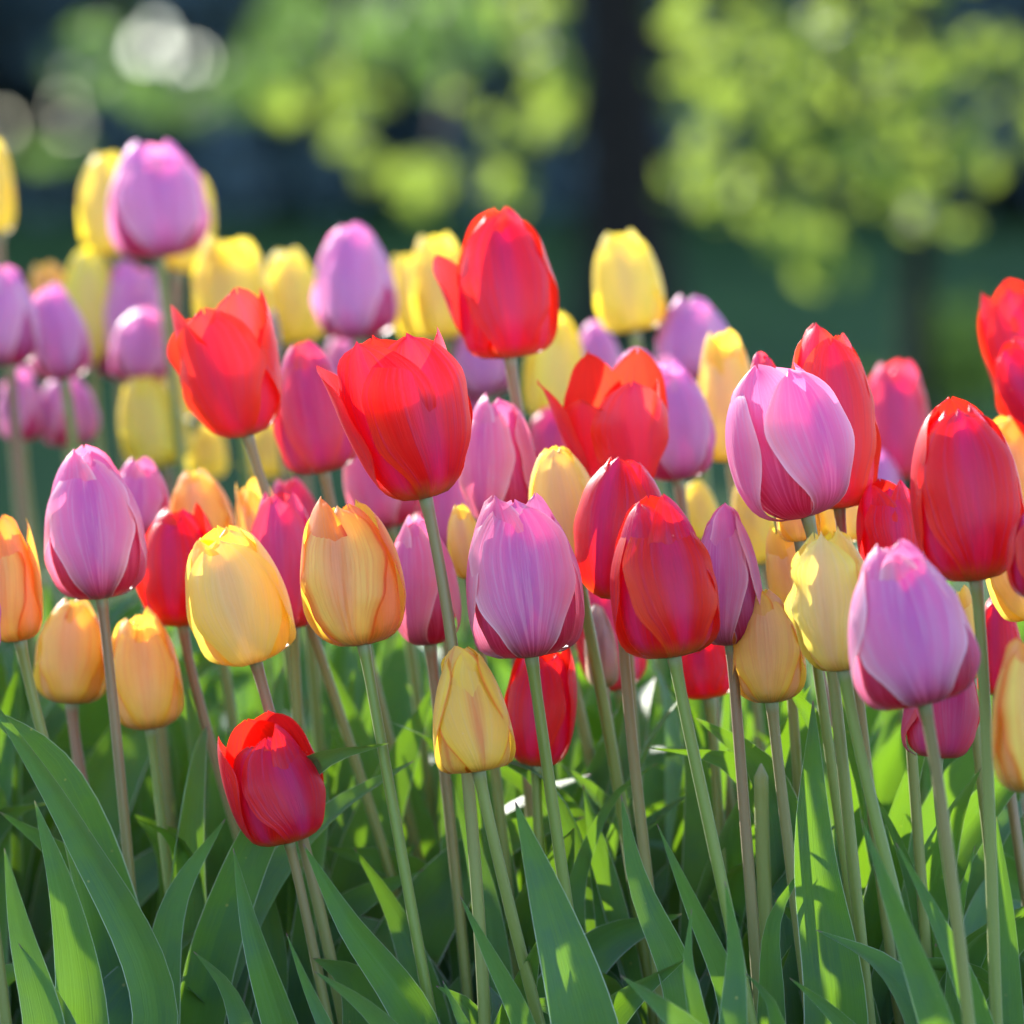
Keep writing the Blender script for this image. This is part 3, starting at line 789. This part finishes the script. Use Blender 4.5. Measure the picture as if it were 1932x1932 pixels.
# young leafy tree on the right, its branches hanging low
dB = 9.0
Gp = at(1722, 560, dB + .8); G = Vector((Gp.x, Gp.y, ground_z(Gp.y)))
tb = thing('leafy_tree', 'Young tree with a thin dark trunk and sunlit lime leaves hanging low at right', 'tree', G, 'trees behind the bed')
clB = [(x, y, 46, 44, 20) for x, y in ((1287, 127), (1303, 55), (1386, 127), (1501, 44), (1485, 132), (1463, 185), (1375, 196), (1501, 258), (1446, 268), (1325, 330), (1285, 337), (1419, 330),
       (1364, 378), (1628, 324), (1529, 440), (1540, 482), (1535, 524), (1661, 28), (1848, 88), (1749, 192), (1776, 308), (1727, 385), (1815, 248), (1560, 180), (1600, 110), (1580, 300), (1500, 390), (1640, 210), (1400, 60), (1450, 430))]
clB += [(1540, 240, 320, 240, 60), (1800, 200, 170, 210, 60), (1850, 400, 60, 60, 14), (1800, 450, 60, 50, 12), (2040, 200, 120, 200, 160), (1700, -160, 400, 130, 500)]
rb = np.random.default_rng(8)
for _ in range(90):
    x, y = rb.uniform(1235, 1960), rb.uniform(-20, 560)
    if y > 330 and not (1290 < x < 1690 and y < 330 + (x - 1230) * 1.0 and y < 560 - abs(x - 1530) * .8):
        continue
    clB.append((x, y, 30, 28, int(rb.integers(4, 16))))
pB = []
for a in clB:
    pB += blob(a[0], a[1], a[2], a[3], dB, .7, a[4], rg)
pB += crown_pts(G.x, G.y, 4.4, 2.2, 2.0, 1.8, 2600, rg)
trunk(tb, G, 4.6, .021, .1, rg, [(1.4, at(1400, 120, dB)), (1.2, at(1560, 260, dB)), (1.6, at(1880, 150, dB)), (1.0, at(1540, 430, dB)), (2.4, (G.x - 1.2, G.y, 4.4)), (2.6, (G.x + 1.3, G.y + .4, 4.6))])
leaf_cloud('crown', pB, .043, M_SPRING, tb, G, rg)
# big tree with the thick dark trunk
dA = 20.0
Gp = at(1185, 560, dA); G = Vector((Gp.x, Gp.y, ground_z(Gp.y)))
ta = thing('old_tree', 'Old tree with a thick nearly black trunk and loose lime sprays, right of the centre', 'tree', G, 'trees behind the bed')
dS = 9.5
clA = [(1020, 95, 56, 60, 75), (1048, 160, 50, 50, 50), (1000, 232, 85, 40, 44), (952, 355, 55, 42, 42), (800, 330, 55, 52, 46), (790, 385, 46, 40, 30), (660, 190, 52, 56, 60), (655, 260, 56, 50, 40), (690, 310, 36, 44, 20), (870, 190, 60, 40, 10), (1000, 10, 140, 30, 40), (560, 200, 90, 40, 24)]
pA = []
for a in clA:
    pA += blob(a[0], a[1], a[2], a[3], dS, .6, a[4], rg)
pA += crown_pts(G.x - .4, G.y - 3.2, 5.4, 3.4, 3.4, 2.2, 3600, rg)
trunk(ta, G, 6.4, .135, -.2, rg, [(3.2, at(1020, 60, dS)), (3.6, at(640, 120, dS)), (3.4, at(830, 280, dS)), (4.4, (G.x - 2.4, G.y - 3, 5.4)), (4.6, (G.x + 2.0, G.y - 2.4, 5.6))])
leaf_cloud('crown', pA, .044, M_SPRING, ta, G, rg)
# darker tree on the left
dC = 12.0
Gp = at(-260, 560, dC); G = Vector((Gp.x, Gp.y, ground_z(Gp.y)))
tc = thing('shade_tree', 'Shaded mid-green tree reaching over the upper left corner', 'tree', G, 'trees behind the bed')
BLOB_N = .8
clC = [(300, 190, 60, 30, 40), (230, 165, 60, 30, 24), (130, 150, 60, 30, 24), (400, 130, 60, 40, 40), (360, 200, 50, 30, 30), (520, 110, 60, 40, 50), (600, 60, 60, 50, 50), (680, 90, 50, 40, 40), (560, 20, 80, 30, 40), (760, 60, 60, 40, 40), (820, 130, 60, 40, 34), (900, 60, 60, 50, 40), (860, 20, 70, 30, 36), (200, 60, 50, 40, 12), (470, 180, 60, 30, 34), (110, 290, 70, 25, 14), (730, 20, 60, 30, 30)]
pC = []
for a in clC:
    pC += blob(a[0], a[1], a[2], a[3], dC, .8, a[4], rg)
pC += crown_pts(G.x, G.y, 5.0, 3.0, 2.6, 2.2, 2600, rg)
trunk(tc, G, 5.2, .12, .2, rg, [(1.9, at(300, 140, dC)), (2.2, at(620, 30, dC)), (3.4, (G.x - 1.6, G.y, 5.0))])
leaf_cloud('crown', pC, .06, M_MIDLEAF, tc, G, rg)
BLOB_N = .7
# unseen bushy tree, placed and shaped to shade the bed's back and foot
ep, es = Vector((.891, .454, 0)), Vector((-.454, .891, 0))
G = ep * 1.0 + es * 11.2
G.z = ground_z(G.y)
tn = thing('shade_tree', 'Unseen bushy small tree past the left picture edge, placed to shade the bed', 'tree', G, 'trees behind the bed')
pN = []
for _ in range(2600):
    p_, q_ = rg.uniform(-.9, 1.42), rg.random() ** .8
    topz = 4.66 + .07 * math.sin(p_ * 9.0) + .05 * math.sin(p_ * 23.0 + 1.0) - .35 * max(0, p_ - 1.3)
    c = ep * p_ + es * (11.2 + rg.uniform(-.45, .45))
    pN.append((c.x, c.y, topz - 2.3 * q_))
trunk(tn, G, 4.0, .06, .1, rg, [(1.8, tuple(ep * .2 + es * 11.2 + Vector((0, 0, 3.6)))), (2.2, tuple(ep * 1.5 + es * 11.1 + Vector((0, 0, 3.8))))])
leaf_cloud('crown', pN, .11, M_MIDLEAF, tn, G, rg)
# low shrub on the lawn at right
dD = 13.0
Gp = at(1800, 700, dD); G = Vector((Gp.x, Gp.y, ground_z(Gp.y)))
ts = thing('shrub', 'Low sunlit lime-green shrub on the lawn behind the red tulips at right', 'shrub', G)
pS = blob(1800, 630, 95, 62, dD, .25, 170, rg) + blob(1840, 690, 120, 60, dD, .25, 70, rg) + blob(1760, 720, 160, 50, dD, .3, 80, rg)
leaf_cloud('crown', pS, .065, M_SPRING, ts, G, rg)
tube('stem', bez(G, G + Vector((0, 0, .1)), G + Vector((.02, 0, .2)), at(1800, 640, dD), 8), np.linspace(.014, .006, 8), M_BARK, ts, G, 7)

# evergreens that close the view
names = ['Blue-green evergreen at the far left of the dark wood', 'Dark evergreen behind the highest mauve tulip', 'Dark evergreen left of the middle of the wood', 'Dark evergreen above the tallest scarlet tulip',
         'Dark evergreen behind the thick black trunk', 'Dark evergreen behind the hanging lime leaves', 'Dark evergreen behind the thin trunk at right', 'Dark evergreen at the far right of the wood']
def evergreen(gx, gy, label, group, n1, n2, w1, w2, top, leaf_s):
    G = Vector((gx, gy, ground_z(gy)))
    t = thing('evergreen_tree', label, 'tree', G, group)
    pts = []
    for k in range(n1 + n2):                 # dense skirt of low boughs, then a tapering crown
        low = k < n1
        z = rg.uniform(0, 4.2) if low else rg.uniform(4.2, top)
        r = rg.uniform(.2, 1.0) ** .5 * (w1 if low else w2 * (1.03 - (z - 4.2) / (top - 4.2)) ** .6)
        a = rg.uniform(0, 6.283)
        pts.append((gx + r * math.cos(a), gy + r * math.sin(a), G.z + z))
    pts = [p for p in pts if not in_hole(p)]
    leaf_cloud('crown', pts, leaf_s, M_EVER, t, G, rg)
    tube('trunk', bez(G - Vector((0, 0, .1)), G + Vector((0, 0, top * .33)), G + Vector((.05, 0, top * .66)), G + Vector((0, 0, top * .97)), 12), np.linspace(.16, .02, 12), M_BARK, t, G, 9)


for i in range(8):
    evergreen(-3.5 + i * 1.0 + rg.uniform(-.15, .15), 33 + (i % 2) * 1.6 + rg.uniform(-.3, .3), names[i], 'evergreens closing the view', 3600, 2600, 1.15, 1.7, 12.0, .34)
for i in range(6):  # out-of-view trees added to the wood as shade casters for the lawn
    evergreen(-6.2 - i * 2.6, 33.5 + rg.uniform(-.8, .8), 'Unseen evergreen of the dark wood beyond the left picture edge, added for shade', 'evergreens beyond the left edge', 900, 2600, 1.5, 2.6, 12.0, .62)
